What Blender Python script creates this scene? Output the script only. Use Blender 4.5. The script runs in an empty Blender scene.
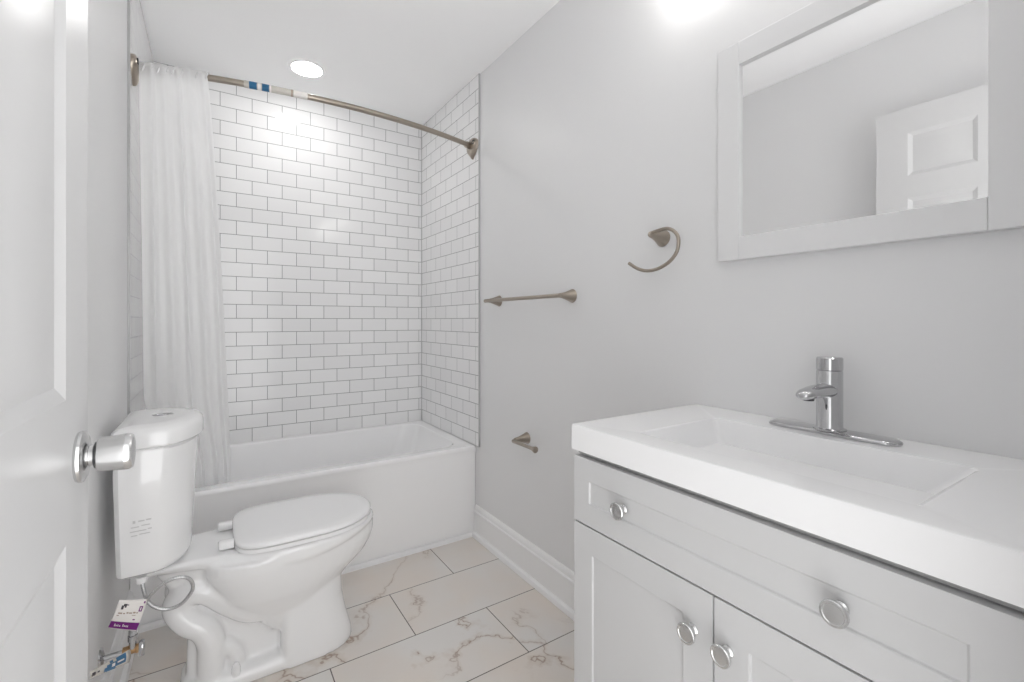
import bpy, bmesh, math, random
from mathutils import Vector, Matrix

random.seed(4)
sc = bpy.context.scene
C = sc.collection
PI = math.pi

# ------------------------------------------------------------------ camera
cam_d = bpy.data.cameras.new('camera')
cam = bpy.data.objects.new('camera', cam_d)
C.objects.link(cam)
cam.location = (0, 0, 1.16)
cam.rotation_euler = (PI / 2, 0, -math.radians(33.11))
cam_d.sensor_width = 36.0
cam_d.lens = 460.0 / 1024.0 * 36.0
cam_d.shift_y = -20.0 / 1024.0
cam_d.clip_start = 0.01
sc.camera = cam

# ------------------------------------------------------------------ world, exposure
W_LOW, W_UP, W_SIDE = 3.7, 1.9, 0.6
w = bpy.data.worlds.new('world')
sc.world = w
w.use_nodes = True
wt = w.node_tree
wt.nodes['Background'].inputs['Color'].default_value = (1, 1, 1, 1)
w_tc = wt.nodes.new('ShaderNodeTexCoord')
w_xyz = wt.nodes.new('ShaderNodeSeparateXYZ')
w_low = wt.nodes.new('ShaderNodeMapRange')       # added gradient, brighter from below to lift the ceiling
w_low.inputs['From Min'].default_value = -0.5
w_low.inputs['From Max'].default_value = 0.5
w_low.inputs['To Min'].default_value = W_LOW
w_low.inputs['To Max'].default_value = W_UP
w_abs = wt.nodes.new('ShaderNodeMath'); w_abs.operation = 'ABSOLUTE'
w_side = wt.nodes.new('ShaderNodeMapRange')      # added falloff to the sides, keeps vanity and door fronts darker
w_side.inputs['From Min'].default_value = 0.25
w_side.inputs['From Max'].default_value = 0.75
w_side.inputs['To Min'].default_value = 1.0
w_side.inputs['To Max'].default_value = W_SIDE
w_mul = wt.nodes.new('ShaderNodeMath'); w_mul.operation = 'MULTIPLY'
wt.links.new(w_tc.outputs['Generated'], w_xyz.inputs[0])
wt.links.new(w_xyz.outputs[2], w_low.inputs['Value'])
wt.links.new(w_xyz.outputs[0], w_abs.inputs[0])
wt.links.new(w_abs.outputs[0], w_side.inputs['Value'])
wt.links.new(w_low.outputs['Result'], w_mul.inputs[0])
wt.links.new(w_side.outputs['Result'], w_mul.inputs[1])
wt.links.new(w_mul.outputs[0], wt.nodes['Background'].inputs['Strength'])
sc.view_settings.view_transform = 'Standard'
sc.view_settings.look = 'None'
sc.view_settings.gamma = 1.0
sc.view_settings.use_curve_mapping = False
sc.view_settings.exposure = 0.28
sc.cycles.use_denoising = True
sc.cycles.max_bounces = 16
sc.cycles.diffuse_bounces = 12
sc.cycles.glossy_bounces = 6
sc.cycles.transmission_bounces = 8

CAN_STRENGTH = 42.0   # recessed light over the tub
GLOBE_STRENGTH = 7.5 # wall light over the mirror


# ------------------------------------------------------------------ materials
def mat(name, col, rough=0.5, metal=0.0, spec=0.5, coat=0.0):
    m = bpy.data.materials.new(name)
    m.use_nodes = True
    b = m.node_tree.nodes['Principled BSDF']
    b.inputs['Base Color'].default_value = (*col, 1)
    b.inputs['Roughness'].default_value = rough
    b.inputs['Metallic'].default_value = metal
    b.inputs['Specular IOR Level'].default_value = spec
    b.inputs['Coat Weight'].default_value = coat
    return m


def noise_bump(m, scale, strength, dist=0.001):
    nt = m.node_tree
    b = nt.nodes['Principled BSDF']
    tc = nt.nodes.new('ShaderNodeTexCoord')
    n = nt.nodes.new('ShaderNodeTexNoise')
    n.inputs['Scale'].default_value = scale
    bp = nt.nodes.new('ShaderNodeBump')
    bp.inputs['Strength'].default_value = strength
    bp.inputs['Distance'].default_value = dist
    nt.links.new(tc.outputs['Object'], n.inputs['Vector'])
    nt.links.new(n.outputs['Fac'], bp.inputs['Height'])
    nt.links.new(bp.outputs['Normal'], b.inputs['Normal'])
    return m


def emit(name, col, s):
    m = bpy.data.materials.new(name)
    m.use_nodes = True
    b = m.node_tree.nodes['Principled BSDF']
    b.inputs['Base Color'].default_value = (0.9, 0.9, 0.9, 1)
    b.inputs['Emission Color'].default_value = (*col, 1)
    b.inputs['Emission Strength'].default_value = s
    return m


def brushed(name, col, rough):
    m = mat(name, col, rough, 1.0)
    nt = m.node_tree
    b = nt.nodes['Principled BSDF']
    tc = nt.nodes.new('ShaderNodeTexCoord')
    n = nt.nodes.new('ShaderNodeTexNoise')
    n.inputs['Scale'].default_value = 90
    mr = nt.nodes.new('ShaderNodeMapRange')
    mr.inputs['To Min'].default_value = rough - 0.06
    mr.inputs['To Max'].default_value = rough + 0.08
    nt.links.new(tc.outputs['Object'], n.inputs['Vector'])
    nt.links.new(n.outputs['Fac'], mr.inputs['Value'])
    nt.links.new(mr.outputs['Result'], b.inputs['Roughness'])
    return m


G = lambda v: (v, v, v * 1.005)
M = {}
M['wall'] = noise_bump(mat('wall_paint', G(0.76), 0.38, spec=0.4), 180, 0.05)
M['ceiling'] = noise_bump(mat('ceiling_paint', G(0.97), 0.7, spec=0.2), 150, 0.04)
M['trim'] = mat('trim_paint', G(0.86), 0.3)
M['door'] = mat('door_paint', G(0.65), 0.33)
M['cabinet'] = mat('cabinet_paint', G(0.60), 0.32)
M['mirror_frame'] = mat('mirror_frame_paint', G(0.74), 0.35)
M['gap'] = mat('cabinet_shadow_gap', G(0.35), 0.6)
M['ceramic'] = mat('ceramic', G(0.86), 0.08, coat=0.3)
M['seat'] = mat('seat_plastic', G(0.86), 0.22)
M['tub'] = mat('tub_enamel', G(0.90), 0.14)
M['sink'] = mat('sink_top', G(0.88), 0.16)
M['nickel'] = brushed('brushed_nickel', (0.40, 0.352, 0.30), 0.3)
M['satin'] = brushed('satin_steel', (0.68, 0.68, 0.68), 0.22)
M['chrome'] = mat('chrome', (0.55, 0.55, 0.56), 0.06, 1.0)
M['dark'] = mat('dark_rubber', (0.03, 0.03, 0.035), 0.5)
M['mirror'] = mat('mirror_glass', (0.93, 0.93, 0.93), 0.005, 1.0)
M['grout_edge'] = mat('grey_edge_trim', G(0.5), 0.4, 0.3)
M['paper'] = mat('tag_paper', (0.83, 0.80, 0.77), 0.5)
M['purple'] = mat('tag_purple', (0.17, 0.008, 0.19), 0.45)
M['blue'] = mat('label_blue', (0.01, 0.12, 0.26), 0.4)
M['ink'] = mat('ink_dark', (0.06, 0.05, 0.06), 0.5)
M['ink_grey'] = mat('ink_grey', (0.60, 0.60, 0.60), 0.5)
M['ink_tan'] = mat('ink_tan', (0.42, 0.33, 0.27), 0.5)
M['wrap'] = mat('clear_wrap', (0.62, 0.59, 0.54), 0.25)
M['brass'] = mat('brass', (0.52, 0.33, 0.17), 0.3, 1.0)
M['hose'] = None
M['can'] = emit('recessed_lamp', (1, 0.99, 0.97), CAN_STRENGTH)
M['globe'] = emit('frosted_globe', (1, 0.99, 0.97), GLOBE_STRENGTH)


def hose_mat():
    m = mat('braided_steel', (0.6, 0.6, 0.6), 0.35, 0.8)
    nt = m.node_tree
    b = nt.nodes['Principled BSDF']
    tc = nt.nodes.new('ShaderNodeTexCoord')
    v = nt.nodes.new('ShaderNodeTexVoronoi')
    v.inputs['Scale'].default_value = 500
    r = nt.nodes.new('ShaderNodeValToRGB')
    r.color_ramp.elements[0].color = (0.75, 0.75, 0.75, 1)
    r.color_ramp.elements[1].color = (0.38, 0.38, 0.39, 1)
    nt.links.new(tc.outputs['Object'], v.inputs['Vector'])
    nt.links.new(v.outputs['Distance'], r.inputs['Fac'])
    nt.links.new(r.outputs['Color'], b.inputs['Base Color'])
    return m


M['hose'] = hose_mat()

ROW = (2.482 - 0.483) / 26.0
BRW = 0.1517


def tile_mat(name, axis, phase):
    """White glazed subway tile with grey grout, running bond. axis 0: along x, 1: along y."""
    m = mat(name, G(0.74), 0.1, spec=0.32)
    nt = m.node_tree
    L = nt.links.new
    b = nt.nodes['Principled BSDF']
    tc = nt.nodes.new('ShaderNodeTexCoord')
    sp = nt.nodes.new('ShaderNodeSeparateXYZ')
    L(tc.outputs['Object'], sp.inputs[0])
    cb = nt.nodes.new('ShaderNodeCombineXYZ')
    sa = nt.nodes.new('ShaderNodeMath'); sa.operation = 'SUBTRACT'
    sa.inputs[1].default_value = phase + BRW / 2 - BRW * 40
    L(sp.outputs[axis], sa.inputs[0])
    sz = nt.nodes.new('ShaderNodeMath'); sz.operation = 'SUBTRACT'
    sz.inputs[1].default_value = 0.483
    L(sp.outputs[2], sz.inputs[0])
    L(sa.outputs[0], cb.inputs[0]); L(sz.outputs[0], cb.inputs[1])
    br = nt.nodes.new('ShaderNodeTexBrick')
    br.offset = 0.5
    br.inputs['Scale'].default_value = 1.0
    br.inputs['Brick Width'].default_value = BRW
    br.inputs['Row Height'].default_value = ROW
    br.inputs['Mortar Size'].default_value = 0.0017
    br.inputs['Mortar Smooth'].default_value = 0.15
    br.inputs['Color1'].default_value = (0.81, 0.81, 0.813, 1)
    br.inputs['Color2'].default_value = (0.85, 0.85, 0.852, 1)
    br.inputs['Mortar'].default_value = (0.28, 0.28, 0.285, 1)
    L(cb.outputs[0], br.inputs['Vector'])
    L(br.outputs['Color'], b.inputs['Base Color'])
    mr = nt.nodes.new('ShaderNodeMapRange')
    mr.inputs['To Min'].default_value = 0.09
    mr.inputs['To Max'].default_value = 0.8
    L(br.outputs['Fac'], mr.inputs['Value'])
    L(mr.outputs['Result'], b.inputs['Roughness'])
    inv = nt.nodes.new('ShaderNodeMath'); inv.operation = 'SUBTRACT'
    inv.inputs[0].default_value = 1.0
    L(br.outputs['Fac'], inv.inputs[1])
    bp = nt.nodes.new('ShaderNodeBump')
    bp.inputs['Strength'].default_value = 0.35
    bp.inputs['Distance'].default_value = 0.0012
    L(inv.outputs[0], bp.inputs['Height'])
    n = nt.nodes.new('ShaderNodeTexNoise')
    n.inputs['Scale'].default_value = 16
    L(tc.outputs['Object'], n.inputs['Vector'])
    bp2 = nt.nodes.new('ShaderNodeBump')
    bp2.inputs['Strength'].default_value = 0.06
    bp2.inputs['Distance'].default_value = 0.004
    L(n.outputs['Fac'], bp2.inputs['Height'])
    L(bp.outputs['Normal'], bp2.inputs['Normal'])
    L(bp2.outputs['Normal'], b.inputs['Normal'])
    return m


def floor_mat():
    m = mat('marble_look_tile', (0.5, 0.46, 0.42), 0.3)
    nt = m.node_tree
    L = nt.links.new
    N = nt.nodes.new
    b = nt.nodes['Principled BSDF']
    tc = N('ShaderNodeTexCoord')
    mp = N('ShaderNodeMapping')
    mp.inputs['Location'].default_value = (-0.33 + 0.6 * 10, -2.216 + 0.2995 * 20, 0)
    L(tc.outputs['Object'], mp.inputs['Vector'])

    def brick(c1, c2, mo):
        br = N('ShaderNodeTexBrick')
        br.offset = 0.5
        br.inputs['Scale'].default_value = 1.0
        br.inputs['Brick Width'].default_value = 0.6
        br.inputs['Row Height'].default_value = 0.2995
        br.inputs['Mortar Size'].default_value = 0.0019
        br.inputs['Mortar Smooth'].default_value = 0.1
        br.inputs['Color1'].default_value = (*c1, 1)
        br.inputs['Color2'].default_value = (*c2, 1)
        br.inputs['Mortar'].default_value = (*mo, 1)
        L(mp.outputs[0], br.inputs['Vector'])
        return br
    rid = brick((0, 0, 0), (1, 1, 1), (0.5, 0.5, 0.5))
    # every tile gets its own piece of stone
    off = N('ShaderNodeVectorMath'); off.operation = 'SCALE'
    off.inputs['Scale'].default_value = 7.3
    L(rid.outputs['Color'], off.inputs[0])
    add = N('ShaderNodeVectorMath'); add.operation = 'ADD'
    L(tc.outputs['Object'], add.inputs[0]); L(off.outputs[0], add.inputs[1])
    cl = N('ShaderNodeTexNoise')
    cl.inputs['Scale'].default_value = 3.2
    cl.inputs['Detail'].default_value = 3
    L(add.outputs[0], cl.inputs['Vector'])
    cr = N('ShaderNodeValToRGB')
    cr.color_ramp.elements[0].position = 0.36
    cr.color_ramp.elements[0].color = (0.72, 0.70, 0.675, 1)
    cr.color_ramp.elements[1].position = 0.68
    cr.color_ramp.elements[1].color = (0.73, 0.665, 0.605, 1)
    L(cl.outputs['Fac'], cr.inputs['Fac'])
    # veins: the zero line of a warped noise
    wn = N('ShaderNodeTexNoise')
    wn.inputs['Scale'].default_value = 1.4
    wn.inputs['Detail'].default_value = 6
    wn.inputs['Roughness'].default_value = 0.55
    wn.inputs['Distortion'].default_value = 0.35
    L(add.outputs[0], wn.inputs['Vector'])
    s5 = N('ShaderNodeMath'); s5.operation = 'SUBTRACT'; s5.inputs[1].default_value = 0.5
    L(wn.outputs['Fac'], s5.inputs[0])
    ab = N('ShaderNodeMath'); ab.operation = 'ABSOLUTE'
    L(s5.outputs[0], ab.inputs[0])
    vr = N('ShaderNodeMapRange')
    vr.inputs['From Min'].default_value = 0.0
    vr.inputs['From Max'].default_value = 0.005
    vr.inputs['To Min'].default_value = 1.0
    vr.inputs['To Max'].default_value = 0.0
    L(ab.outputs[0], vr.inputs['Value'])
    hr = N('ShaderNodeMapRange')   # soft stain beside the vein
    hr.inputs['From Max'].default_value = 0.022
    hr.inputs['To Min'].default_value = 1.0
    hr.inputs['To Max'].default_value = 0.0
    L(ab.outputs[0], hr.inputs['Value'])
    mk = N('ShaderNodeTexNoise')
    mk.inputs['Scale'].default_value = 2.2
    mk.inputs['Detail'].default_value = 2
    av = N('ShaderNodeVectorMath'); av.operation = 'ADD'
    av.inputs[1].default_value = (3.1, 8.7, 0)
    L(add.outputs[0], av.inputs[0]); L(av.outputs[0], mk.inputs['Vector'])
    mm = N('ShaderNodeMapRange')
    mm.inputs['From Min'].default_value = 0.46
    mm.inputs['From Max'].default_value = 0.64
    L(mk.outputs['Fac'], mm.inputs['Value'])
    m1 = N('ShaderNodeMath'); m1.operation = 'MULTIPLY'
    L(vr.outputs[0], m1.inputs[0]); L(mm.outputs[0], m1.inputs[1])
    m1b = N('ShaderNodeMath'); m1b.operation = 'MULTIPLY'; m1b.inputs[1].default_value = 0.8
    L(m1.outputs[0], m1b.inputs[0])
    m2 = N('ShaderNodeMath'); m2.operation = 'MULTIPLY'
    L(hr.outputs[0], m2.inputs[0]); L(mm.outputs[0], m2.inputs[1])
    m2b = N('ShaderNodeMath'); m2b.operation = 'MULTIPLY'; m2b.inputs[1].default_value = 0.38
    L(m2.outputs[0], m2b.inputs[0])
    x1 = N('ShaderNodeMixRGB'); x1.inputs['Color2'].default_value = (0.46, 0.36, 0.27, 1)
    L(m2b.outputs[0], x1.inputs['Fac']); L(cr.outputs['Color'], x1.inputs['Color1'])
    x2 = N('ShaderNodeMixRGB'); x2.inputs['Color2'].default_value = (0.30, 0.20, 0.15, 1)
    L(m1b.outputs[0], x2.inputs['Fac']); L(x1.outputs[0], x2.inputs['Color1'])
    x3 = N('ShaderNodeMixRGB'); x3.inputs['Color2'].default_value = (0.11, 0.09, 0.08, 1)
    L(rid.outputs['Fac'], x3.inputs['Fac']); L(x2.outputs[0], x3.inputs['Color1'])
    L(x3.outputs[0], b.inputs['Base Color'])
    inv = N('ShaderNodeMath'); inv.operation = 'SUBTRACT'; inv.inputs[0].default_value = 1.0
    L(rid.outputs['Fac'], inv.inputs[1])
    bp = N('ShaderNodeBump'); bp.inputs['Strength'].default_value = 0.4
    bp.inputs['Distance'].default_value = 0.001
    L(inv.outputs[0], bp.inputs['Height']); L(bp.outputs['Normal'], b.inputs['Normal'])
    return m


def curtain_mat():
    m = bpy.data.materials.new('sheer_curtain')
    m.use_nodes = True
    nt = m.node_tree
    b = nt.nodes['Principled BSDF']
    b.inputs['Base Color'].default_value = (0.93, 0.93, 0.93, 1)
    b.inputs['Roughness'].default_value = 0.45
    out = nt.nodes['Material Output']
    tr = nt.nodes.new('ShaderNodeBsdfTranslucent')
    tr.inputs['Color'].default_value = (0.97, 0.97, 0.97, 1)
    tp = nt.nodes.new('ShaderNodeBsdfTransparent')
    m1 = nt.nodes.new('ShaderNodeMixShader'); m1.inputs[0].default_value = 0.55
    m2 = nt.nodes.new('ShaderNodeMixShader'); m2.inputs[0].default_value = 0.03
    nt.links.new(b.outputs[0], m1.inputs[1]); nt.links.new(tr.outputs[0], m1.inputs[2])
    nt.links.new(m1.outputs[0], m2.inputs[1]); nt.links.new(tp.outputs[0], m2.inputs[2])
    nt.links.new(m2.outputs[0], out.inputs['Surface'])
    return m


M['tile_x'] = tile_mat('subway_tile_long_wall', 0, 0.0368)
M['tile_y'] = tile_mat('subway_tile_short_wall', 1, 2.493)
M['floor'] = floor_mat()
M['curtain'] = curtain_mat()


# ------------------------------------------------------------------ mesh helpers
def link(name, bm, material, parent=None, smooth=35, bevel=0.0, seg=2, recalc=True, wn=False):
    if recalc:
        bmesh.ops.recalc_face_normals(bm, faces=bm.faces)
    me = bpy.data.meshes.new(name)
    bm.to_mesh(me)
    bm.free()
    for p in me.polygons:
        p.use_smooth = True
    me.set_sharp_from_angle(angle=math.radians(smooth))
    o = bpy.data.objects.new(name, me)
    C.objects.link(o)
    if material:
        me.materials.append(material)
    if parent:
        o.parent = parent
        o.matrix_parent_inverse = parent.matrix_basis.inverted()   # all shapes are written in room metres
    if bevel:
        md = o.modifiers.new('soft_edge', 'BEVEL')
        md.width = bevel
        md.segments = seg
        md.limit_method = 'ANGLE'
        md.angle_limit = math.radians(40)
    if wn or bevel:
        md = o.modifiers.new('flat_faces', 'WEIGHTED_NORMAL')
        md.keep_sharp = True
    return o


def box(bm, x0, x1, y0, y1, z0, z1):
    v = [bm.verts.new(p) for p in ((x0, y0, z0), (x1, y0, z0), (x1, y1, z0), (x0, y1, z0),
                                   (x0, y0, z1), (x1, y0, z1), (x1, y1, z1), (x0, y1, z1))]
    for f in ((0, 3, 2, 1), (4, 5, 6, 7), (0, 1, 5, 4), (1, 2, 6, 5), (2, 3, 7, 6), (3, 0, 4, 7)):
        bm.faces.new([v[i] for i in f])
    return bm


def boxm(*a):
    return box(bmesh.new(), *a)


def loft(bm, rings, cap0=True, cap1=True, closed=True):
    """Skin a list of vertex rings of equal count."""
    vs = [[bm.verts.new(p) for p in r] for r in rings]
    n = len(vs[0])
    for a, b in zip(vs[:-1], vs[1:]):
        for i in range(n if closed else n - 1):
            j = (i + 1) % n
            bm.faces.new((a[i], a[j], b[j], b[i]))
    if cap0:
        bm.faces.new(vs[0][::-1])
    if cap1:
        bm.faces.new(vs[-1])
    return vs


def frame_of(d):
    d = Vector(d).normalized()
    up = Vector((0, 0, 1)) if abs(d.z) < 0.9 else Vector((0, 1, 0))
    a = d.cross(up).normalized()
    return a, d.cross(a).normalized()


def lathe(bm, origin, axis, prof, n=32):
    """prof: (distance along the axis, radius)"""
    o = Vector(origin); d = Vector(axis).normalized()
    a, b = frame_of(d)
    rings = [[o + d * t + (a * math.cos(2 * PI * i / n) + b * math.sin(2 * PI * i / n)) * max(r, 1e-5)
              for i in range(n)] for t, r in prof]
    loft(bm, rings)
    return bm


def smooth_path(pts, n=8):
    """Catmull-Rom through the points."""
    P = [Vector(p) for p in pts]
    P = [P[0] * 2 - P[1]] + P + [P[-1] * 2 - P[-2]]
    out = []
    for i in range(1, len(P) - 2):
        for k in range(n):
            t = k / n
            a, b, c, d = P[i - 1:i + 3]
            out.append(0.5 * ((2 * b) + (c - a) * t + (2 * a - 5 * b + 4 * c - d) * t * t + (3 * b - a - 3 * c + d) * t ** 3))
    out.append(P[-2])
    return out


def tube(bm, path, rad, n=14, squash=None):
    path = [Vector(p) for p in path]
    rings = []
    a = None
    for i, p in enumerate(path):
        d = (path[min(i + 1, len(path) - 1)] - path[max(i - 1, 0)]).normalized()
        if a is None:
            a, b = frame_of(d)
        else:
            a = (a - d * a.dot(d)).normalized()
            b = d.cross(a).normalized()
        r = rad(i / (len(path) - 1)) if callable(rad) else rad
        rings.append([p + (a * math.cos(2 * PI * k / n) + b * math.sin(2 * PI * k / n)) * r for k in range(n)])
    loft(bm, rings)
    return bm


def rrect(x0, x1, y0, y1, r, z, k=6):
    """Rounded rectangle loop, 4*(k+1) points."""
    out = []
    for cx, cy, a0 in ((x1 - r, y1 - r, 0), (x0 + r, y1 - r, PI / 2), (x0 + r, y0 + r, PI), (x1 - r, y0 + r, 3 * PI / 2)):
        for i in range(k + 1):
            a = a0 + PI / 2 * i / k
            out.append(Vector((cx + r * math.cos(a), cy + r * math.sin(a), z)))
    return out


def empty(name, loc):
    o = bpy.data.objects.new(name, None)
    o.location = loc
    o.empty_display_size = 0.05
    C.objects.link(o)
    return o


def tag(o, label=None, cat=None, group=None, kind=None):
    if label: o['label'] = label
    if cat: o['category'] = cat
    if group: o['group'] = group
    if kind: o['kind'] = kind
    return o


def struct(name, bm, m, label=None, **k):
    o = link(name, bm, m, **k)
    o['kind'] = 'structure'
    if label: o['label'] = label
    return o


# ------------------------------------------------------------------ the room
XL, XR, YB, YF, ZC = -0.257, 1.202, 2.968, -0.05, 2.482
struct('floor', boxm(XL - .1, XR + .1, YF, YB + .1, -0.1, 0), M['floor'], 'beige marble-look floor tiles with dark grout')
struct('ceiling', boxm(XL - .1, XR + .1, YF, YB + .1, ZC, ZC + .1), M['ceiling'], 'flat white ceiling')
struct('wall_left', boxm(XL - .1, XL, YF, YB + .1, 0, ZC), M['wall'], 'pale grey wall behind the door and toilet')
struct('wall_right', boxm(XR, XR + .1, YF, YB + .1, 0, ZC), M['wall'], 'pale grey wall with the mirror and towel bar')
struct('wall_back', boxm(XL, XR, YB, YB + .1, 0, ZC), M['wall'])
bm = bmesh.new()
box(bm, 0.56, XR, YF, 0.06, 0, ZC)
box(bm, XL, 0.56, YF, 0.06, 2.12, ZC)
struct('wall_front', bm, M['wall'], 'pale grey wall around the doorway')
# tile surrounds of the tub, a body of real thickness in front of each wall
TB, TR, TL, TF = 2.957, 1.194, -0.249, 2.158
struct('wall_back_tile', boxm(TL, TR, TB, YB, 0.486, ZC), M['tile_x'], 'long shower wall of white subway tile')
struct('wall_right_tile', boxm(TR, XR, TF, YB, 0.486, ZC), M['tile_y'], 'short shower wall of white subway tile on the right')
struct('wall_left_tile', boxm(XL, TL, TF, YB, 0.486, ZC), M['tile_y'], 'short shower wall of white subway tile behind the curtain')
bm = bmesh.new(); box(bm, TR - .0015, XR, TF - .005, TF, 0.486, ZC)
struct('trim_1', bm, M['grout_edge'], 'thin grey metal tile edge on the right wall')
bm = bmesh.new(); box(bm, XL, TL + .0005, TF - .0012, TF, 0.486, ZC)
struct('trim_2', bm, M['grout_edge'], 'thin grey metal tile edge on the left wall')
# grout lines in the corners and along the tub
bm = bmesh.new()
box(bm, TR - .003, TR, TB - .003, TB, 0.487, ZC)
box(bm, TR - .003, TR, TF, TB, 0.485, 0.4885)
struct('trim_3', bm, M['grout_edge'], 'grey grout line in the shower corner')


def baseboard(name, x, s, y0, y1, label):
    """Profile swept along y. s = +1 grows to +x, -1 to -x."""
    prof = [(0, 0), (.030, 0), (.030, .008), (.026, .019), (.018, .024), (.0145, .025), (.0145, .125), (.0185, .129),
            (.0185, .135), (.013, .140), (.012, .150), (.009, .158), (.004, .164), (0, .165)]
    bm = bmesh.new()
    loft(bm, [[Vector((x + s * a, yy, b)) for a, b in prof] for yy in (y0, y1)])
    return struct(name, bm, M['trim'], label, smooth=30)


baseboard('baseboard_right', XR, -1, 0.85, 2.197, 'white baseboard with shoe moulding under the towel bar')
baseboard('baseboard_left', XL, 1, 0.08, 2.197, 'white baseboard behind the toilet')
bm = bmesh.new()
loft(bm, [[Vector((xx, 2.200 - a, b)) for a, b in ((0, 0), (.013, 0), (.013, .010), (.009, .017), (0, .021))] for xx in (XL + .03, XR - .018)])
struct('trim_4', bm, M['trim'], 'white strip along the foot of the tub')
# jamb that carries the door
struct('trim_5', boxm(XL, -0.18, 0.03, 0.075, 0, 2.12), M['trim'], 'white door jamb')


# ------------------------------------------------------------------ panelled fronts
def grid_face(bm, to3, u0, u1, v0, v1, panels, steps):
    """A flat front with sunk panels. to3(u, v, d) -> point, d = depth into the slab.
    panels: (u0, u1, v0, v1); steps: list of (inset, depth) rings inside a panel, the last one is filled."""
    us = sorted({u0, u1, *[p[0] for p in panels], *[p[1] for p in panels]})
    vs = sorted({v0, v1, *[p[2] for p in panels], *[p[3] for p in panels]})
    cache = {}

    def V(u, v, d):
        k = (round(u, 5), round(v, 5), round(d, 5))
        if k not in cache:
            cache[k] = bm.verts.new(to3(u, v, d))
        return cache[k]
    for a, b in zip(us[:-1], us[1:]):
        for c, d in zip(vs[:-1], vs[1:]):
            mu, mv = (a + b) / 2, (c + d) / 2
            if any(p[0] < mu < p[1] and p[2] < mv < p[3] for p in panels):
                continue
            bm.faces.new((V(a, c, 0), V(b, c, 0), V(b, d, 0), V(a, d, 0)))
    for p in panels:
        rings = [(0, 0)] + list(steps)
        R = []
        for ins, dep in rings:
            q = (p[0] + ins, p[1] - ins, p[2] + ins, p[3] - ins)
            R.append([V(q[0], q[2], dep), V(q[1], q[2], dep), V(q[1], q[3], dep), V(q[0], q[3], dep)])
        # the outer ring may carry extra vertices from neighbouring panels; quads are enough for a flat face
        for a, b in zip(R[:-1], R[1:]):
            for i in range(4):
                j = (i + 1) % 4
                bm.faces.new((a[i], a[j], b[j], b[i]))
        bm.faces.new(R[-1])
    return V


# ------------------------------------------------------------------ door (open against the left wall)
DX, DY0, DY1, DZ0, DZ1 = -0.142, 0.082, 0.842, 0.012, 2.078
W_ = DY1 - DY0
st, ms = 0.112, 0.10
pw = (W_ - 2 * st - ms) / 2
cols = [(DY0 + st, DY0 + st + pw), (DY1 - st - pw, DY1 - st)]
rows = [(0.215, 0.900), (1.068, 1.690), (1.785, 1.972)]
panels = [(a, b, c, d) for a, b in cols for c, d in rows]
steps = [(0.010, 0.004), (0.016, 0.0065), (0.020, 0.0065), (0.046, 0.0022)]
bm = bmesh.new()
grid_face(bm, lambda u, v, d: (DX - d, u, v), DY0, DY1, DZ0, DZ1, panels, steps)
grid_face(bm, lambda u, v, d: (DX - 0.035 + d, u, v), DY0, DY1, DZ0, DZ1, panels, steps)
vv = [bm.verts.new(p) for p in ((DX, DY0, DZ0), (DX, DY1, DZ0), (DX, DY1, DZ1), (DX, DY0, DZ1),
                                (DX - .035, DY0, DZ0), (DX - .035, DY1, DZ0), (DX - .035, DY1, DZ1), (DX - .035, DY0, DZ1))]
for f in ((0, 1, 5, 4), (1, 2, 6, 5), (2, 3, 7, 6), (3, 0, 4, 7)):
    bm.faces.new([vv[i] for i in f])
door = struct('door_1', bm, M['door'], 'white six-panel door standing open beside the camera', smooth=20)
KY, KZ = 0.787, 0.988
bm = bmesh.new()
lathe(bm, (DX, KY, KZ), (1, 0, 0), [(0, .0), (0, .0308), (.003, .0322), (.006, .0315), (.009, .026), (.0105, .017), (.011, .0)], 48)
ros = link('rosette', bm, M['satin'], door)
bm = bmesh.new()
lathe(bm, (DX, KY, KZ), (1, 0, 0), [(.009, 0), (.009, .0165), (.011, .0125), (.015, .0125), (.0175, .0145), (.0175, 0)], 36)
link('neck', bm, M['satin'], door)
bm = bmesh.new()
lathe(bm, (DX, KY, KZ), (1, 0, 0), [(.0165, 0), (.0165, .0165), (.0188, .0165), (.0188, 0)], 36)
link('neck_gap', bm, M['dark'], door)
bm = bmesh.new()
lathe(bm, (DX, KY, KZ), (1, 0, 0), [(.0185, 0), (.0185, .0190), (.020, .0210), (.046, .0232), (.0515, .0230), (.0545, .0210), (.0555, .016), (.0560, .0)], 48)
link('door_knob', bm, M['satin'], door)
# knob on the hidden side and the latch plate
bm = bmesh.new()
lathe(bm, (DX - .035, KY, KZ), (-1, 0, 0), [(0, .0), (0, .034), (.010, .030), (.012, .013), (.028, .013), (.032, .021), (.058, .022), (.060, .0)], 36)
link('door_knob', bm, M['satin'], door)
bm = boxm(DX - .030, DX - .005, DY1, DY1 + .0015, KZ - .028, KZ + .028)
link('latch_plate', bm, M['satin'], door)

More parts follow.
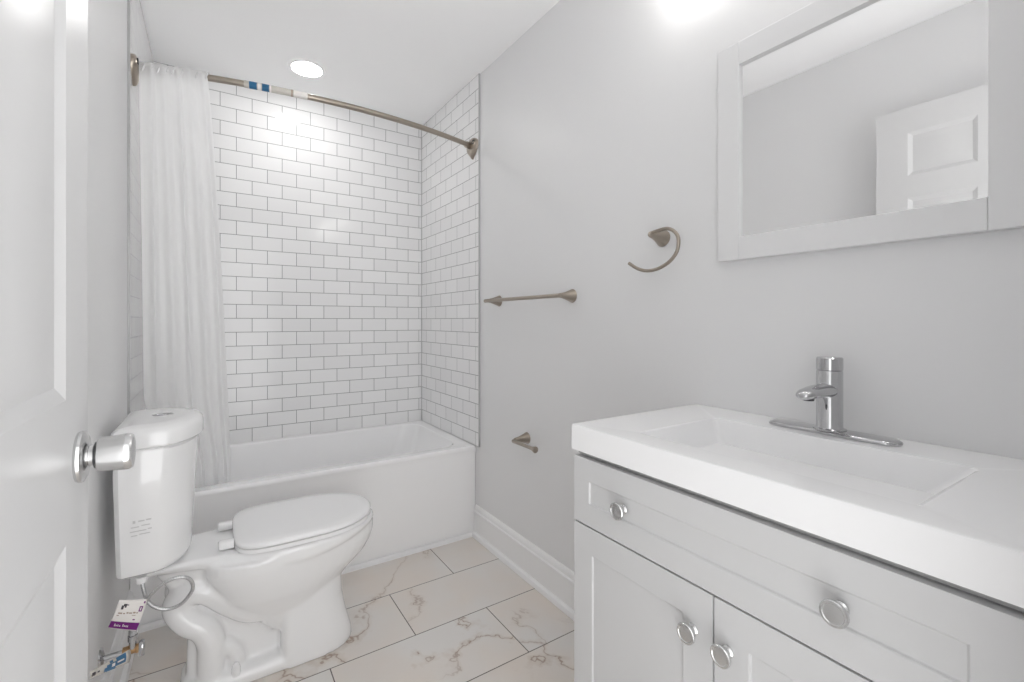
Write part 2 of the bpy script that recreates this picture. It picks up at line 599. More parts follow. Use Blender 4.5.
# ------------------------------------------------------------------ bathtub
ZT = 0.485
bm = bmesh.new()
x0, x1, y0, y1 = XL + .001, XR - .001, 2.200, YB - .001
K = 6
rings = [rrect(x0, x1, y0 + .006, y1, .004, 0.0, K),
         rrect(x0, x1, y0 + .004, y1, .004, ZT - .05, K),
         rrect(x0, x1, y0 - .004, y1, .006, ZT - .022, K),
         rrect(x0, x1, y0 - .004, y1, .008, ZT - .008, K),
         rrect(x0 + .004, x1 - .004, y0 + .002, y1 - .003, .010, ZT, K),
         rrect(x0 + .082, x1 - .058, y0 + .062, y1 - .041, .10, ZT - .002, K),
         rrect(x0 + .090, x1 - .068, y0 + .071, y1 - .047, .10, ZT - .010, K),
         rrect(x0 + .10, x1 - .12, y0 + .085, y1 - .06, .12, ZT - .16, K),
         rrect(x0 + .12, x1 - .24, y0 + .10, y1 - .07, .13, ZT - .31, K),
         rrect(x0 + .15, x1 - .32, y0 + .13, y1 - .10, .14, ZT - .352, K),
         rrect(x0 + .22, x1 - .40, y0 + .20, y1 - .17, .13, ZT - .36, K)]
loft(bm, rings)
tub = link('bathtub', bm, M['tub'], smooth=50, wn=True)
tag(tub, 'white alcove bathtub with plain apron below the subway tile', 'bathtub')

# ------------------------------------------------------------------ shower rod
RZ = 2.112


def rod_y(x):
    return 2.222 - 0.118 * (1 - ((x - 0.4725) / 0.7215) ** 2)


rodr = empty('shower_rod', (0.4725, 2.16, RZ))
tag(rodr, 'curved brushed nickel curtain rod across the tub with blue sticker', 'curtain rod')
xs = [TL + .02 + (TR - TL - .04) * i / 60 for i in range(61)]
bm = bmesh.new()
tube(bm, [(x, rod_y(x), RZ) for x in xs], 0.0125, 16)
link('rod', bm, M['nickel'], rodr)


def shield(bm, x, s, y, z):
    """Shield flange on a short wall: round shoulders, pointed foot, domed towards the room."""
    pts = []
    for i in range(28):
        a = 2 * PI * i / 28
        c, q = math.cos(a), math.sin(a)
        wy = .060 * (1.0 if q > -0.1 else (1 - ((-q - .1) / .9) ** 1.5 * .75))
        pts.append((c * wy, q * (.042 if q > 0 else .072)))
    rings = []
    for t, f in ((0, 1.0), (.007, 1.0), (.013, .93), (.018, .74), (.020, .5)):
        rings.append([Vector((x + s * t, y + a * f, z + b * f + (1 - f) * 0.004)) for a, b in pts])
    loft(bm, rings)


for x, s in ((TR, -1), (TL, 1)):
    yy = rod_y(x)
    bm = bmesh.new(); shield(bm, x, s, yy - .004, RZ)
    fl = link('flange', bm, M['nickel'], rodr, smooth=45)
    for dy in (-.033, .033):
        bm = bmesh.new()
        lathe(bm, (x + s * .0145, yy - .004 + dy, RZ + .010), (s, 0.0, 0), [(0, 0), (0, .012), (.006, .012), (.006, .007), (.003, .006), (.003, 0)], 16)
        link('screw', bm, M['dark'], fl)
    bm = bmesh.new()
    lathe(bm, (x + s * .012, yy, RZ), (s, (rod_y(x + s * .1) - yy) / .1, 0), [(0, 0), (0, .0185), (.035, .0175), (.037, 0)], 24)
    link('collar', bm, M['nickel'], fl)


def sleeve(name, xa, xb, r, m):
    n = 8
    bm = bmesh.new()
    tube(bm, [(xa + (xb - xa) * i / n, rod_y(xa + (xb - xa) * i / n), RZ) for i in range(n + 1)], r, 20)
    return link(name, bm, m, rodr)


sleeve('plastic_wrap', 0.108, 0.34, 0.0135, M['wrap'])
o = sleeve('sticker_band', 0.126, 0.153, 0.0141, M['blue']); o['label'] = 'blue sticker band'
o = sleeve('sticker_band', 0.171, 0.196, 0.0141, M['blue']); o['label'] = 'blue sticker band'
sleeve('sticker_mark', 0.156, 0.167, 0.0139, M['paper'])
sleeve('sticker_mark', 0.199, 0.204, 0.0139, M['paper'])
sleeve('wrap_seam', 0.276, 0.283, 0.0140, M['ink_tan'])
sleeve('wrap_end', 0.286, 0.338, 0.0142, M['paper'])

# ------------------------------------------------------------------ shower curtain
curt = empty('shower_curtain', (-0.10, 2.2, RZ))
tag(curt, 'sheer white shower curtain bunched at the tiled end of the tub', 'curtain')
NU, NV = 150, 60
bm = bmesh.new()
grid = []
for j in range(NV + 1):
    t = (j / NV) ** 1.15
    z = 2.127 - t * (2.127 - 0.345)
    row = []
    for i in range(NU + 1):
        s = i / NU
        xa, xb = -0.229 + 0.006 * t, -0.020 + 0.066 * t ** 0.6 + .030 * t
        g = min(1, max(0, (t - .70) / .20)); xa += .085 * g * g * (3 - 2 * g)
        x = xa + (xb - xa) * (s + 0.018 * math.sin(5.1 * s * PI + 1.5 * t) * (1 - s) * s * 4)
        amp = 0.003 + 0.0085 * min(1, t * 2.5)
        ph = 2 * PI * 5.2 * (s ** 1.12) + 0.7 * math.sin(3 * s + 2.0 * t)
        f = math.sin(ph) + 0.22 * math.sin(2 * ph + 1.0 + 1.5 * t)
        front = -0.0185 if t < .03 else -0.0185 * max(0, 1 - (t - .03) * 3)
        base = rod_y(x) + front
        y = base + (2.318 - base) * min(1, max(0, t - .015) * 1.12) + amp * f
        x = max(x, TL + .008)
        row.append(bm.verts.new((x, y, z)))
    grid.append(row)
for a, b in zip(grid[:-1], grid[1:]):
    for i in range(NU):
        bm.faces.new((a[i], a[i + 1], b[i + 1], b[i]))
cl = link('curtain_panel', bm, M['curtain'], curt, smooth=80)
sd = cl.modifiers.new('cloth_thickness', 'SOLIDIFY'); sd.thickness = 0.0006
for i in range(9):
    x = -0.215 + 0.0232 * i + (0.004 if i % 2 else 0)
    if i == 8:
        x = -0.018
    bm = bmesh.new()
    r = 0.0185
    n = 20
    path = [(x + 0.006 * math.sin(a), rod_y(x) + r * math.cos(a), RZ + r * math.sin(a) - .002) for a in [2 * PI * k / n for k in range(n)]]
    path.append(path[0])
    tube(bm, path, 0.0032, 8)
    rg = link('ring', bm, M['seat'], curt)

# ------------------------------------------------------------------ recessed light
lt = empty('recessed_light', (0.417, 2.609, ZC))
tag(lt, 'round recessed ceiling light over the bathtub', 'light')
bm = bmesh.new()
lathe(bm, (0.417, 2.609, ZC), (0, 0, -1), [(0, .093), (.0, .095), (.0025, .093), (.0035, .085), (.003, .0745), (.001, .0725), (.001, 0)], 64)
link('trim_ring', bm, M['ceiling'], lt)
bm = bmesh.new()
lathe(bm, (0.417, 2.609, ZC - .0025), (0, 0, -1), [(0, 0), (0, .0715), (.0015, .070), (.0022, .05), (.0025, 0)], 64)
link('lens', bm, M['can'], lt)

# ------------------------------------------------------------------ wall light over the mirror
vl = empty('vanity_light', (XR, 0.47, 2.20))
tag(vl, 'three-globe wall light mounted above the framed mirror', 'light')
bm = boxm(XR - .022, XR, 0.03, 0.91, 2.275, 2.345)
link('backplate', bm, M['nickel'], vl, bevel=.004)
for y in (0.10, 0.47, 0.84):
    bm = bmesh.new()
    tube(bm, smooth_path([(XR - .02, y, 2.31), (XR - .07, y, 2.315), (XR - .09, y, 2.30), (XR - .092, y, 2.275)]), .008, 12)
    link('arm', bm, M['nickel'], vl)
    bm = bmesh.new()
    lathe(bm, (XR - .092, y, 2.282), (0, 0, -1), [(0, 0), (0, .018), (.012, .030), (.05, .048), (.09, .055), (.108, .050), (.112, .03), (.112, 0)], 32)
    link('lamp_shade', bm, M['globe'], vl)

# ------------------------------------------------------------------ mirror
MX = 1.176
my0, my1, mz0, mz1, fw = 0.166, 0.758, 1.324, 1.905, 0.061
mr_ = empty('framed_mirror', (XR, 0.462, 1.6))
tag(mr_, 'white framed mirror on the wall above the sink', 'mirror')


def mframe(name, y0, y1, z0, z1):
    bm = boxm(MX, XR - .0005, y0, y1, z0, z1)
    return link(name, bm, M['mirror_frame'], mr_, bevel=.0015, seg=2)


mframe('stile', my1 - fw, my1, mz0, mz1)
mframe('stile', my0, my0 + fw, mz0, mz1)
mframe('rail', my0 + fw + .0004, my1 - fw - .0004, mz1 - fw, mz1)
mframe('rail', my0 + fw + .0004, my1 - fw - .0004, mz0, mz0 + fw)
bm = boxm(MX + .010, MX + .014, my0 + fw - .004, my1 - fw + .004, mz0 + fw - .004, mz1 - fw + .004)
link('mirror_glass', bm, M['mirror'], mr_)


# ------------------------------------------------------------------ towel bar, ring, paper holder
def trumpet(bm, base, axis, length, r0, r1, n=32):
    prof = [(0, 0), (0, r0 * .97), (.002, r0)]
    for i in range(1, 11):
        t = i / 10
        prof.append((.002 + (length - .002) * t, r1 + (r0 - r1) * (1 - t) ** 1.55))
    prof += [(length + r1 * .5, r1 * .8), (length + r1 * .7, 0)]
    lathe(bm, base, axis, prof, n)
    return bm


tb = empty('towel_bar', (XR, 1.68, 1.258))
tag(tb, 'straight brushed nickel towel bar on the right wall', 'towel bar')
BX = 1.128
for y in (1.958, 1.402):
    bm = bmesh.new(); trumpet(bm, (XR, y, 1.260), (-1, 0, 0), XR - BX - .002, .0275, .0085)
    link('post', bm, M['nickel'], tb)
bm = bmesh.new()
ys = [1.972 - (1.972 - 1.388) * i / 24 for i in range(25)]
tube(bm, [(BX, y, 1.259) for y in ys], lambda t: 0.0082 + .0008 * abs(2 * t - 1) ** 6, 16)
link('bar', bm, M['nickel'], tb)

tr_ = empty('towel_ring', (XR, 0.955, 1.43))
tag(tr_, 'open C-shaped brushed nickel towel ring beside the mirror', 'towel ring')
bm = bmesh.new(); trumpet(bm, (XR, 0.962, 1.422), (-1, 0, 0.12), 0.060, .0270, .0100)
link('post', bm, M['nickel'], tr_)
path = smooth_path([(1.143, 0.968, 1.431), (1.146, 0.950, 1.436), (1.150, 0.915, 1.4395), (1.150, 0.893, 1.434), (1.150, 0.874, 1.4185),
                    (1.150, 0.866, 1.3975), (1.150, 0.8715, 1.367), (1.150, 0.892, 1.343), (1.150, 0.921, 1.3275),
                    (1.150, 0.955, 1.319), (1.150, 0.991, 1.3195), (1.150, 1.026, 1.331), (1.150, 1.058, 1.350)], 6)
bm = bmesh.new(); tube(bm, path, lambda t: .0055, 12)
link('ring', bm, M['nickel'], tr_)

tp = empty('toilet_paper_holder', (XR, 1.72, 0.626))
tag(tp, 'small brushed nickel paper holder on the wall above the baseboard', 'paper holder')
bm = bmesh.new(); trumpet(bm, (XR, 1.716, 0.628), (-1, 0, 0), 0.066, .0265, .0095)
link('post', bm, M['nickel'], tp)
bm = bmesh.new()
lathe(bm, (1.131, 1.727, 0.622), (0, -1, 0), [(0, 0), (0, .007), (.004, .0085), (.12, .0072), (.150, .0085), (.168, .0135), (.173, .0135), (.176, .009), (.176, 0)], 24)
link('arm', bm, M['nickel'], tp)

# ------------------------------------------------------------------ vanity cabinet
VX, VY0, VY1 = 0.722, 0.102, 0.838          # front plane of the fronts
van = empty('vanity_cabinet', (0.96, 0.47, 0))
tag(van, 'white shaker vanity cabinet with one wide drawer and two doors', 'cabinet')
bm = bmesh.new()
CX = VX + .020
box(bm, CX, XR - .001, VY1 - .018, VY1, .0, .846)
box(bm, CX, XR - .001, VY0, VY0 + .018, .0, .846)
box(bm, XR - .012, XR - .001, VY0 + .018, VY1 - .018, .10, .846)
box(bm, CX, XR - .012, VY0 + .018, VY1 - .018, .10, .118)
box(bm, CX, CX + .012, VY0 + .018, VY1 - .018, .800, .846)
box(bm, CX, CX + .018, VY0 + .018, VY1 - .018, .66, .70)
box(bm, CX + .04, CX + .058, VY0 + .018, VY1 - .018, 0, .10)
link('carcass', bm, M['cabinet'], van)


def front(name, y0, y1, z0, z1, fr, depth=.0045):
    bm = bmesh.new()
    p = (y0 + fr, y1 - fr, z0 + fr, z1 - fr)
    grid_face(bm, lambda u, v, d: (VX + d, u, v), y0, y1, z0, z1, [p], [(0.0015, depth * .5), (.002, depth)])
    v = [bm.verts.new(q) for q in ((VX, y0, z0), (VX, y1, z0), (VX, y1, z1), (VX, y0, z1),
                                   (VX + .019, y0, z0), (VX + .019, y1, z0), (VX + .019, y1, z1), (VX + .019, y0, z1))]
    for f in ((0, 1, 5, 4), (1, 2, 6, 5), (2, 3, 7, 6), (3, 0, 4, 7), (4, 5, 6, 7)):
        bm.faces.new([v[i] for i in f])
    bmesh.ops.remove_doubles(bm, verts=bm.verts, dist=1e-5)
    return link(name, bm, M['cabinet'], van, smooth=30, bevel=.0012, seg=2)


def knob(y, z, parent):
    bm = bmesh.new()
    lathe(bm, (VX, y, z), (-1, 0, 0), [(0, 0), (0, .0105), (.002, .0105), (.005, .0075), (.013, .0075), (.016, .0135), (.0175, .0170),
                                       (.0195, .0178), (.0225, .0178), (.0240, .0168), (.0242, .0140), (.0232, .0130), (.0235, .006), (.0236, 0)], 32)
    return link('knob', bm, M['satin'], parent, smooth=28)


drw = front('drawer', VY0 + .002, VY1 - .002, .6905, .842, .05, .004)
knob(.679, .766, drw); knob(.282, .766, drw)
YS = 0.473
d1 = front('door', YS + .0016, VY1 - .002, .112, .6865, .060)
d2 = front('door', VY0 + .002, YS - .0016, .112, .6865, .060)
knob(YS + .040, .608, d1); knob(YS - .026, .608, d2)
bm = boxm(VX + .012, VX + .034, VY0 + .004, VY1 - .004, .8465, .8555)
box(bm, VX + .034, XR - .004, VY1 - .016, VY1 - .004, .8465, .8555)
box(bm, VX + .034, XR - .004, VY0 + .004, VY0 + .016, .8465, .8555)
link('top_gap', bm, M['gap'], van)  # grey strips stand in for the shade under the sink top

# ------------------------------------------------------------------ sink top
st_ = empty('sink_top', (0.96, 0.47, .856))
tag(st_, 'thick white one-piece sink top with a rectangular basin on the vanity', 'sink')
SX0, SX1, SY0, SY1, SZ0, SZ1 = .718, XR - .001, .096, .843, .856, .9155
bx0, bx1, by0, by1 = .785, 1.068, .212, .700
bm = bmesh.new()
K = 5
rings = [rrect(SX0 + .01, SX1 - .005, SY0 + .01, SY1 - .01, .003, SZ0, K),
         rrect(SX0 + .001, SX1, SY0 + .001, SY1 - .001, .003, SZ0, K),
         rrect(SX0, SX1, SY0, SY1, .004, SZ0 + .002, K),
         rrect(SX0, SX1, SY0, SY1, .004, SZ1 - .004, K),
         rrect(SX0 + .0015, SX1 - .0015, SY0 + .0015, SY1 - .0015, .004, SZ1 - .0012, K),
         rrect(SX0 + .005, SX1 - .005, SY0 + .005, SY1 - .005, .004, SZ1, K),
         rrect(bx0, bx1, by0, by1, .012, SZ1 - .0005, K),
         rrect(bx0 + .005, bx1 - .002, by0 + .006, by1 - .004, .012, SZ1 - .004, K),
         rrect(bx0 + .03, bx1 - .006, by0 + .070, by1 - .028, .014, SZ1 - .072, K),
         rrect(bx0 + .042, bx1 - .014, by0 + .085, by1 - .04, .014, SZ1 - .080, K),
         rrect(bx0 + .12, bx1 - .10, .40, .52, .014, SZ1 - .086, K)]
loft(bm, rings, cap0=True, cap1=True)
link('basin', bm, M['sink'], st_, smooth=40, wn=True)
bm = bmesh.new()
lathe(bm, (.945, .46, SZ1 - .087), (0, 0, 1), [(0, 0), (0, .024), (.003, .024), (.004, .019), (.002, .018), (.002, .012), (.005, .011), (.006, 0)], 32)
link('drain', bm, M['chrome'], st_)

# ------------------------------------------------------------------ faucet
FX, FY, FZ = 1.128, .462, SZ1
fa = empty('faucet', (FX, FY, FZ))
tag(fa, 'single chrome faucet on a long deck plate behind the basin', 'faucet')
bm = bmesh.new()


def stadium(hl, r, z, n=12):
    out = []
    for cy, a0 in ((FY + hl, 0), (FY - hl, PI)):
        for i in range(n + 1):
            a = a0 + PI * i / n
            out.append(Vector((FX + r * math.cos(a), cy + r * math.sin(a), z)))
    return out


loft(bm, [stadium(.0985, .0275, FZ), stadium(.0985, .0285, FZ + .003), stadium(.0985, .0275, FZ + .006), stadium(.0980, .023, FZ + .009), stadium(.0975, .020, FZ + .0095)])
link('deck_plate', bm, M['chrome'], fa, smooth=40)
bm = bmesh.new()
lathe(bm, (FX, FY, FZ + .0085), (0, 0, 1), [(0, 0), (0, .031), (.003, .031), (.005, .026), (.008, .0245), (.127, .0245), (.1285, .0235), (.1285, 0)], 40)
link('body', bm, M['chrome'], fa)
bm = bmesh.new()
lathe(bm, (FX, FY, FZ + .1375), (0, 0, 1), [(0, 0), (0, .0235), (.0012, .0248), (.026, .0248), (.0285, .0225), (.029, 0)], 40)
link('handle_cap', bm, M['chrome'], fa)
# wide flat spout with a rounded lip
rings = []
for t, hw, hh, dz in ((0, .021, .013, 0), (.3, .0215, .012, .001), (.55, .022, .0105, .001), (.78, .0205, .009, -.001), (.92, .016, .0075, -.003), (.985, .009, .005, -.004), (1.0, .004, .003, -.0045)):
    cx = FX - .012 - .103 * t
    rings.append([Vector((cx, FY + .004 * t + hw * math.cos(a), FZ + .094 + dz + 1.25 * hh * math.sin(a))) for a in [2 * PI * k / 20 for k in range(20)]])
bm = bmesh.new(); loft(bm, rings)
link('spout', bm, M['chrome'], fa, smooth=60)
bm = bmesh.new()
lathe(bm, (FX - .088, FY + .003, FZ + .083), (0, 0, -1), [(0, 0), (0, .011), (.004, .010), (.004, 0)], 20)
link('aerator', bm, M['dark'], fa)

# ------------------------------------------------------------------ toilet
TY = 1.797
to = empty('toilet', (0.1, TY, 0))
tag(to, 'white two-piece elongated toilet with closed lid beside the tub', 'toilet')


def egg(xb, xf, hw, z, p=2.0, k=0.42, n=40, back=3.2):
    """Closed plan loop, blunt at the back (xb), rounded at the front (xf). k: where the widest point lies."""
    xm = xb + (xf - xb) * k
    out = []
    for i in range(n):
        a = 2 * PI * i / n
        c, s = math.cos(a), math.sin(a)
        if c >= 0:
            x = xm + (xf - xm) * abs(c) ** (2 / p); y = hw * math.copysign(abs(s) ** (2 / p), s)
        else:
            x = xm - (xm - xb) * abs(c) ** (2 / back); y = hw * math.copysign(abs(s) ** (2 / back), s)
        out.append(Vector((x, TY + y, z)))
    return out


def keyhole(z, ins=0.0, n=26):
    """Plan of deck and rim: narrow deck behind, wide rounded bowl in front. z may depend on x."""
    xb, xm, xf = -.205 + ins, .265, .523 - ins
    near = []
    for i in range(n + 1):
        u = i / n
        x = xb + (xf - xb) * (0.5 - 0.5 * math.cos(PI * u)) if u > .0 else xb
        if x <= xm:
            q = min(1, max(0, (x + .06) / (xm + .02)))
            q = q * q * (3 - 2 * q)
            wd = .112 + (.182 - .112) * q
            e = min(1, (x - xb) / .02)
            wd -= .02 * (1 - math.sqrt(max(0, 1 - (1 - e) ** 2)))
        else:
            wd = .182 * math.sqrt(max(0, 1 - ((x - xm) / (.523 - xm)) ** 2))
        near.append((x, max(0.0, wd - ins) if i < n else 0.0))
    f = z if callable(z) else (lambda x: z)
    return [Vector((x, TY - wd, f(x))) for x, wd in near] + [Vector((x, TY + wd, f(x))) for x, wd in near[-2::-1]]


bm = bmesh.new()
RIM = .435
zlow = lambda x: .408 - .115 * (min(x, .22) + .09) + .045 * (max(0, x - .22) / .30) ** 1.2
# deck and rim band
loft(bm, [keyhole(lambda x: zlow(x) - .004, .022), keyhole(lambda x: zlow(x) + .003, .009), keyhole(lambda x: zlow(x) + .014, .002), keyhole(lambda x: RIM - .012, 0), keyhole(lambda x: RIM - .004, .003), keyhole(lambda x: RIM, .010)])
# bowl
loft(bm, [egg(.16, .380, .080, .12), egg(.10, .386, .098, .185), egg(.06, .400, .118, .225), egg(.025, .436, .138, .265),
          egg(.0, .490, .154, .31), egg(-.02, .512, .165, .345), egg(-.03, .521, .173, .375), egg(-.03, .522, .177, .41)])
# front column
loft(bm, [egg(.193, .440, .112, 0, 2.5, .35, back=7), egg(.193, .437, .110, .03, 2.5, .35, back=7), egg(.194, .418, .106, .10, 2.5, .35, back=7),
          egg(.195, .405, .103, .17, 2.5, .35, back=7), egg(.196, .402, .104, .245, 2.5, .35, back=7)])
# shoulder between deck and bowl
loft(bm, [egg(-.09, .2, .05, .22, back=5), egg(-.10, .2, .065, .31, back=5), egg(-.13, .2, .085, .37, back=5), egg(-.15, .2, .095, .41, back=5)])
# core web and foot
loft(bm, [egg(-.070, .26, .060, .0, back=6), egg(-.062, .26, .056, .32, back=6)])
loft(bm, [egg(-.085, .40, .108, .0, 3, .5, back=4), egg(-.085, .40, .108, .026, 3, .5, back=4), egg(-.079, .39, .101, .040, 3, .5, back=4), egg(-.06, .37, .088, .047, 3, .5, back=4)])
# trapway relief on both flanks
for s in (-1, 1):
    p = smooth_path([(.290, TY + s * .040, .190), (.215, TY + s * .056, .200), (.160, TY + s * .058, .203), (.105, TY + s * .060, .214), (.050, TY + s * .062, .258), (-.010, TY + s * .062, .314),
                     (-.062, TY + s * .058, .322), (-.088, TY + s * .054, .284), (-.060, TY + s * .060, .232), (-.022, TY + s * .064, .200), (-.002, TY + s * .064, .150), (-.002, TY + s * .060, .09), (-.004, TY + s * .056, .0)], 6)
    tube(bm, p, lambda t: .0375 + .004 * math.sin(t * PI), 18)
    p = smooth_path([(.012, TY + s * .055, .125), (.045, TY + s * .062, .118), (.066, TY + s * .062, .085), (.070, TY + s * .058, .03)], 6)
    tube(bm, p, .024, 14)
bowl = link('bowl', bm, M['ceramic'], to, smooth=180)
md = bowl.modifiers.new('one_casting', 'REMESH'); md.mode = 'VOXEL'; md.voxel_size = 0.0055; md.use_smooth_shade = True
md = bowl.modifiers.new('glaze', 'SMOOTH'); md.factor = 0.5; md.iterations = 8
# bolt caps
for s in (-1, 1):
    bm = bmesh.new()
    lathe(bm, (.064, TY + s * .092, .036), (0, 0, 1), [(0, 0), (0, .0135), (.020, .0125), (.032, .010), (.036, .005), (.037, 0)], 24)
    link('bolt_cap', bm, M['ceramic'], to)


def dshape(xb, xf, hw, z, bow, n=24, r=.012):
    """Tank plan: flat back, bowed front."""
    out = [Vector((xb, TY - hw + r, z)), Vector((xb + r, TY - hw, z))]
    for i in range(n + 1):
        y = -hw + 2 * hw * i / n
        q = abs(y / hw)
        x = xf - bow * q ** 2.2 - .018 * q ** 14
        out.append(Vector((x, TY + y, z)))
    out += [Vector((xb + r, TY + hw, z)), Vector((xb, TY + hw - r, z))]
    return out


bm = bmesh.new()
XBK = -0.226
loft(bm, [dshape(XBK + .02, -.085, .100, .4355, .05), dshape(XBK + .010, -.068, .128, .4365, .055), dshape(XBK + .005, -.058, .143, .447, .058), dshape(XBK + .004, -.054, .147, .462, .060), dshape(XBK + .002, -.048, .156, .58, .064),
          dshape(XBK, -.040, .166, .72, .066), dshape(XBK, -.036, .169, .796, .068), dshape(XBK + .004, -.042, .163, .804, .068)])
link('tank', bm, M['ceramic'], to, smooth=40, wn=True)
bm = bmesh.new()
loft(bm, [dshape(XBK + .002, -.034, .170, .8045, .068), dshape(XBK - .003, -.026, .178, .808, .070), dshape(XBK - .004, -.022, .182, .814, .071), dshape(XBK - .004, -.022, .182, .845, .071),
          dshape(XBK - .002, -.026, .178, .856, .071), dshape(XBK + .006, -.037, .167, .864, .070), dshape(XBK + .03, -.070, .13, .868, .055)])
lid = link('tank_lid', bm, M['ceramic'], to, smooth=50, wn=True)
bm = bmesh.new()
rings = []
for t, f in ((0, 1), (.0025, 1), (.0035, .85), (.002, .78), (.002, .3)):
    rings.append([Vector((-.128 + .027 * f * math.cos(a), TY + .020 * f * math.sin(a), .8672 + t)) for a in [2 * PI * k / 32 for k in range(32)]])
loft(bm, rings)
link('flush_button', bm, M['chrome'], lid)
# small print on the tank side
bm = bmesh.new()


def tank_pt(v, z):
    """Point of the tank's near side at plan parameter v (0 wall, 1 front middle) and height z."""
    f = (z - .462) / (.72 - .462)
    hw, xf, bow = .147 + .019 * f, -.054 + .014 * f, .060 + .006 * f
    q = 1 - v
    return Vector((xf - bow * q ** 2.2 - .018 * q ** 14 - .0, TY - hw * q - .0012, z))


def side_print(v0, v1, z0, z1, n=3):
    lo = [bm.verts.new(tank_pt(v0 + (v1 - v0) * i / n, z0)) for i in range(n + 1)]
    hi = [bm.verts.new(tank_pt(v0 + (v1 - v0) * i / n, z1)) for i in range(n + 1)]
    for i in range(n):
        bm.faces.new((lo[i], lo[i + 1], hi[i + 1], hi[i]))


def flat_print(x0, x1, z0, z1):
    f = (z0 - .462) / (.72 - .462)
    y = TY - (.147 + .019 * f) - .0012
    v = [bm.verts.new(p) for p in ((x0, y, z0), (x1, y, z0), (x1, y - .0005, z1), (x0, y - .0005, z1))]
    bm.faces.new(v)


for x0, x1, z0, z1 in ((-.184, -.178, .598, .606), (-.172, -.158, .601, .605), (-.155, -.143, .602, .606), (-.188, -.170, .586, .589), (-.165, -.146, .588, .591),
                       (-.190, -.154, .574, .577), (-.151, -.142, .576, .579), (-.188, -.174, .562, .565), (-.170, -.146, .564, .567)):
    flat_print(x0, x1, z0, z1)
pr_ = link('printed_mark', bm, M['ink_grey'], to)
pr_['label'] = 'small grey printed rating on the tank side'


def lidloop(xb, xf, hw, z, ins=0.0):
    return egg(xb + ins, xf - ins, hw - ins, z, 2.1, .52, 64, back=5.0)


bm = bmesh.new()
sx0, sx1, shw = .058, .509, .180
loft(bm, [lidloop(sx0, sx1, shw, .437, .006), lidloop(sx0, sx1, shw, .4385, .001), lidloop(sx0, sx1, shw, .449, .001), lidloop(sx0, sx1, shw, .4515, .004)])
link('seat', bm, M['seat'], to, smooth=40, wn=True)
bm = bmesh.new()
loft(bm, [lidloop(sx0, sx1, shw, .4530, .005), lidloop(sx0, sx1, shw, .4545, .001), lidloop(sx0, sx1, shw, .4625, .0), lidloop(sx0, sx1, shw, .4665, .003),
          lidloop(sx0, sx1, shw, .4690, .009), lidloop(sx0, sx1, shw, .4705, .040), lidloop(sx0, sx1, shw, .4715, .10)])
link('seat_lid', bm, M['seat'], to, smooth=50)
for s in (-1, 1):
    bm = bmesh.new()
    hy = TY + s * .078
    rings = []
    for x, f in ((.016, .6), (.019, .92), (.024, 1), (.058, 1), (.0595, .9)):
        rings.append([Vector((x, hy + .0165 * f * math.copysign(abs(math.cos(a)) ** .7, math.cos(a)), 4.512e-1 + .0135 * f * math.copysign(abs(math.sin(a)) ** .7, math.sin(a)))) for a in [2 * PI * k / 24 for k in range(24)]])
    loft(bm, rings)
    link('hinge', bm, M['seat'], to, smooth=40)

# ------------------------------------------------------------------ water supply
VYv = 1.668
vb = empty('shutoff_valve', (XL, VYv, .23))
tag(vb, 'chrome and brass shut-off valve low on the wall behind the toilet', 'valve')
bm = bmesh.new(); lathe(bm, (XL, VYv, .235), (1, 0, 0), [(0, 0), (0, .028), (.004, .026), (.009, .012), (.010, 0)], 28)
link('escutcheon', bm, M['chrome'], vb)
bm = bmesh.new(); lathe(bm, (XL, VYv, .235), (1, 0, 0), [(.006, 0), (.006, .007), (.050, .007), (.050, 0)], 20)
link('pipe', bm, M['chrome'], vb)
bm = bmesh.new()
lathe(bm, (XL + .048, VYv, .235), (1, 0, 0), [(0, 0), (0, .0125), (.012, .0125), (.014, .010), (.028, .010), (.030, .012), (.036, .012), (.036, 0)], 24)
link('body', bm, M['brass'], vb)
bm = bmesh.new()
lathe(bm, (XL + .070, VYv, .240), (0, 0, 1), [(0, 0), (0, .009), (.022, .009), (.022, .0115), (.036, .0115), (.036, 0)], 24)
link('outlet', bm, M['chrome'], vb)
bm = bmesh.new()
rings = []
for t, f in ((0, .9), (.004, 1), (.010, 1), (.013, .85)):
    rings.append([Vector((XL + .084 + t, VYv + .013 * f * math.cos(a), .232 + .023 * f * math.sin(a))) for a in [2 * PI * k / 24 for k in range(24)]])
loft(bm, rings)
link('handle', bm, M['chrome'], vb)

hs = empty('supply_hose', (-.16, 1.66, .38))
tag(hs, 'looped braided steel water hose under the toilet tank', 'hose')
hp = smooth_path([(XL + .070, VYv, .280), (-.182, 1.658, .312), (-.172, 1.648, .338), (-.158, 1.643, .366), (-.143, 1.640, .390), (-.113, 1.638, .415), (-.079, 1.638, .420),
                  (-.054, 1.642, .404), (-.048, 1.648, .370), (-.072, 1.652, .336), (-.106, 1.655, .328), (-.136, 1.657, .343), (-.154, 1.659, .368), (-.163, 1.663, .402), (-.168, 1.672, .428)], 8)
bm = bmesh.new(); tube(bm, hp, .0050, 12)
link('hose', bm, M['hose'], hs)
bm = bmesh.new(); lathe(bm, (-.168, 1.674, .412), (0, 0, 1), [(0, 0), (0, .008), (.004, .012), (.018, .013), (.020, .011), (.020, 0)], 12)
link('nut', bm, M['seat'], hs, smooth=20)
bm = bmesh.new(); lathe(bm, (XL + .070, VYv, .276), (0, 0, 1), [(0, 0), (0, .0095), (.014, .0095), (.016, .007), (.016, 0)], 6)
link('nut', bm, M['chrome'], hs, smooth=20)


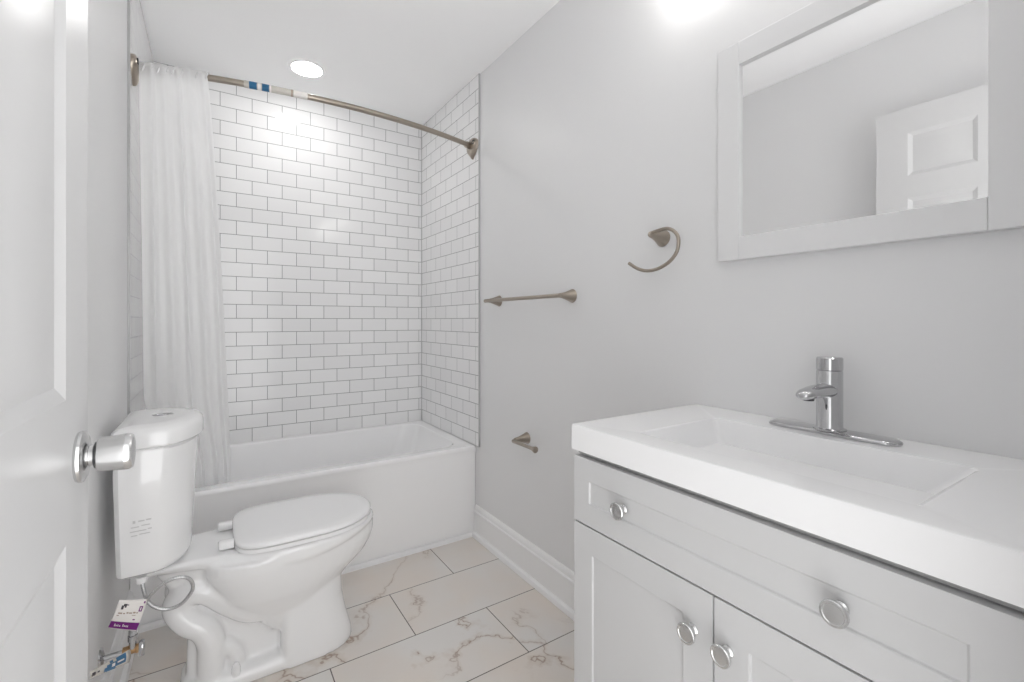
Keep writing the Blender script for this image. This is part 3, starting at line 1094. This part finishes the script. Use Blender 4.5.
# ------------------------------------------------------------------ tags hanging on the water supply
def sheet(name, A, B, Cc, D, bend, m, parent, n=10, thick=.0006, pieces=None, lift=0.0):
    """Paper sheet A-B on top, D-C below (A above D). pieces: list of (u0,u1,v0,v1) patches instead of the whole sheet."""
    A, B, Cc, D = map(Vector, (A, B, Cc, D))
    nrm = (B - A).cross(D - A).normalized()
    if nrm.y > 0:
        nrm = -nrm
    bm = bmesh.new()

    def P(u, v):
        p = (A * (1 - u) + B * u) * (1 - v) + (D * (1 - u) + Cc * u) * v
        return p + nrm * (bend * math.sin(v * PI) + .3 * bend * math.sin(u * PI) + lift)
    for u0, u1, v0, v1 in pieces or [(0, 1, 0, 1)]:
        g = [[bm.verts.new(P(u0 + (u1 - u0) * i / n, v0 + (v1 - v0) * j / n)) for i in range(n + 1)] for j in range(n + 1)]
        for j in range(n):
            for i in range(n):
                bm.faces.new((g[j][i], g[j][i + 1], g[j + 1][i + 1], g[j + 1][i]))
    o = link(name, bm, m, parent, smooth=80)
    if thick:
        s_ = o.modifiers.new('paper_thickness', 'SOLIDIFY'); s_.thickness = thick; s_.offset = 0
    return o


ht = empty('hang_tag', (-.17, 1.63, .34))
tag(ht, 'white paper tag with a purple band hanging from the braided hose', 'tag')
TA = dict(A=(-.2075, 1.600, .416), B=(-.1490, 1.612, .3935), Cc=(-.1730, 1.606, .3175), D=(-.2300, 1.596, .352))
sheet('tag_paper', TA['A'], TA['B'], TA['Cc'], TA['D'], .006, M['paper'], ht)
sheet('band', TA['A'], TA['B'], TA['Cc'], TA['D'], .006, M['purple'], ht, thick=0, lift=.0009, pieces=[(.0, 1, .72, .97)])['label'] = 'purple band'
sheet('print', TA['A'], TA['B'], TA['Cc'], TA['D'], .006, M['ink'], ht, n=3, thick=0, lift=.0012,
      pieces=[(.16, .24, .17, .30), (.22, .33, .12, .20), (.30, .40, .14, .17), (.27, .33, .20, .24)])
sheet('print', TA['A'], TA['B'], TA['Cc'], TA['D'], .006, M['ink_tan'], ht, n=3, thick=0, lift=.0012,
      pieces=[(.12, .26, .40, .45), (.29, .36, .41, .45), (.40, .47, .38, .43), (.49, .60, .39, .43), (.63, .72, .37, .42), (.75, .80, .38, .42), (.10, .18, .49, .52), (.62, .75, .47, .49)])
sheet('print', TA['A'], TA['B'], TA['Cc'], TA['D'], .006, M['purple'], ht, n=3, thick=0, lift=.0012,
      pieces=[(.80, .92, .20, .23), (.80, .84, .20, .36), (.88, .92, .20, .36), (.80, .92, .33, .36), (.90, .96, .06, .12), (.70, .78, .60, .64)])
sheet('print', TA['A'], TA['B'], TA['Cc'], TA['D'], .006, M['paper'], ht, n=3, thick=0, lift=.0014,
      pieces=[(.16, .19, .80, .90), (.21, .25, .84, .89), (.27, .30, .82, .89), (.33, .37, .84, .89), (.44, .47, .79, .88), (.49, .53, .83, .88), (.55, .59, .83, .88), (.61, .64, .83, .89)])

bt = empty('product_tag', (-.2, 1.5, .2))
tag(bt, 'narrow blue and white strip tag low beside the door', 'tag')
A, B, Cc, D = (-.242, 1.450, .334), (-.184, 1.592, .281), (-.186, 1.590, .247), (-.242, 1.450, .318)
sheet('strip', A, B, Cc, D, .003, M['wrap'], bt)
o = sheet('sticker', A, B, Cc, D, .003, M['blue'], bt, n=4, thick=0, lift=.0008, pieces=[(.36, .60, .30, 1), (.60, .86, .05, .8), (.30, .36, .5, .9), (.44, .52, .05, .28)])
o['label'] = 'blue print'
sheet('print', A, B, Cc, D, .003, M['paper'], bt, n=3, thick=0, lift=.0012, pieces=[(.62, .80, .42, .56), (.48, .56, .40, .70)])
sheet('print', A, B, Cc, D, .003, M['ink'], bt, n=3, thick=0, lift=.0012, pieces=[(.02, .10, .3, .8), (.14, .19, .4, .6)])
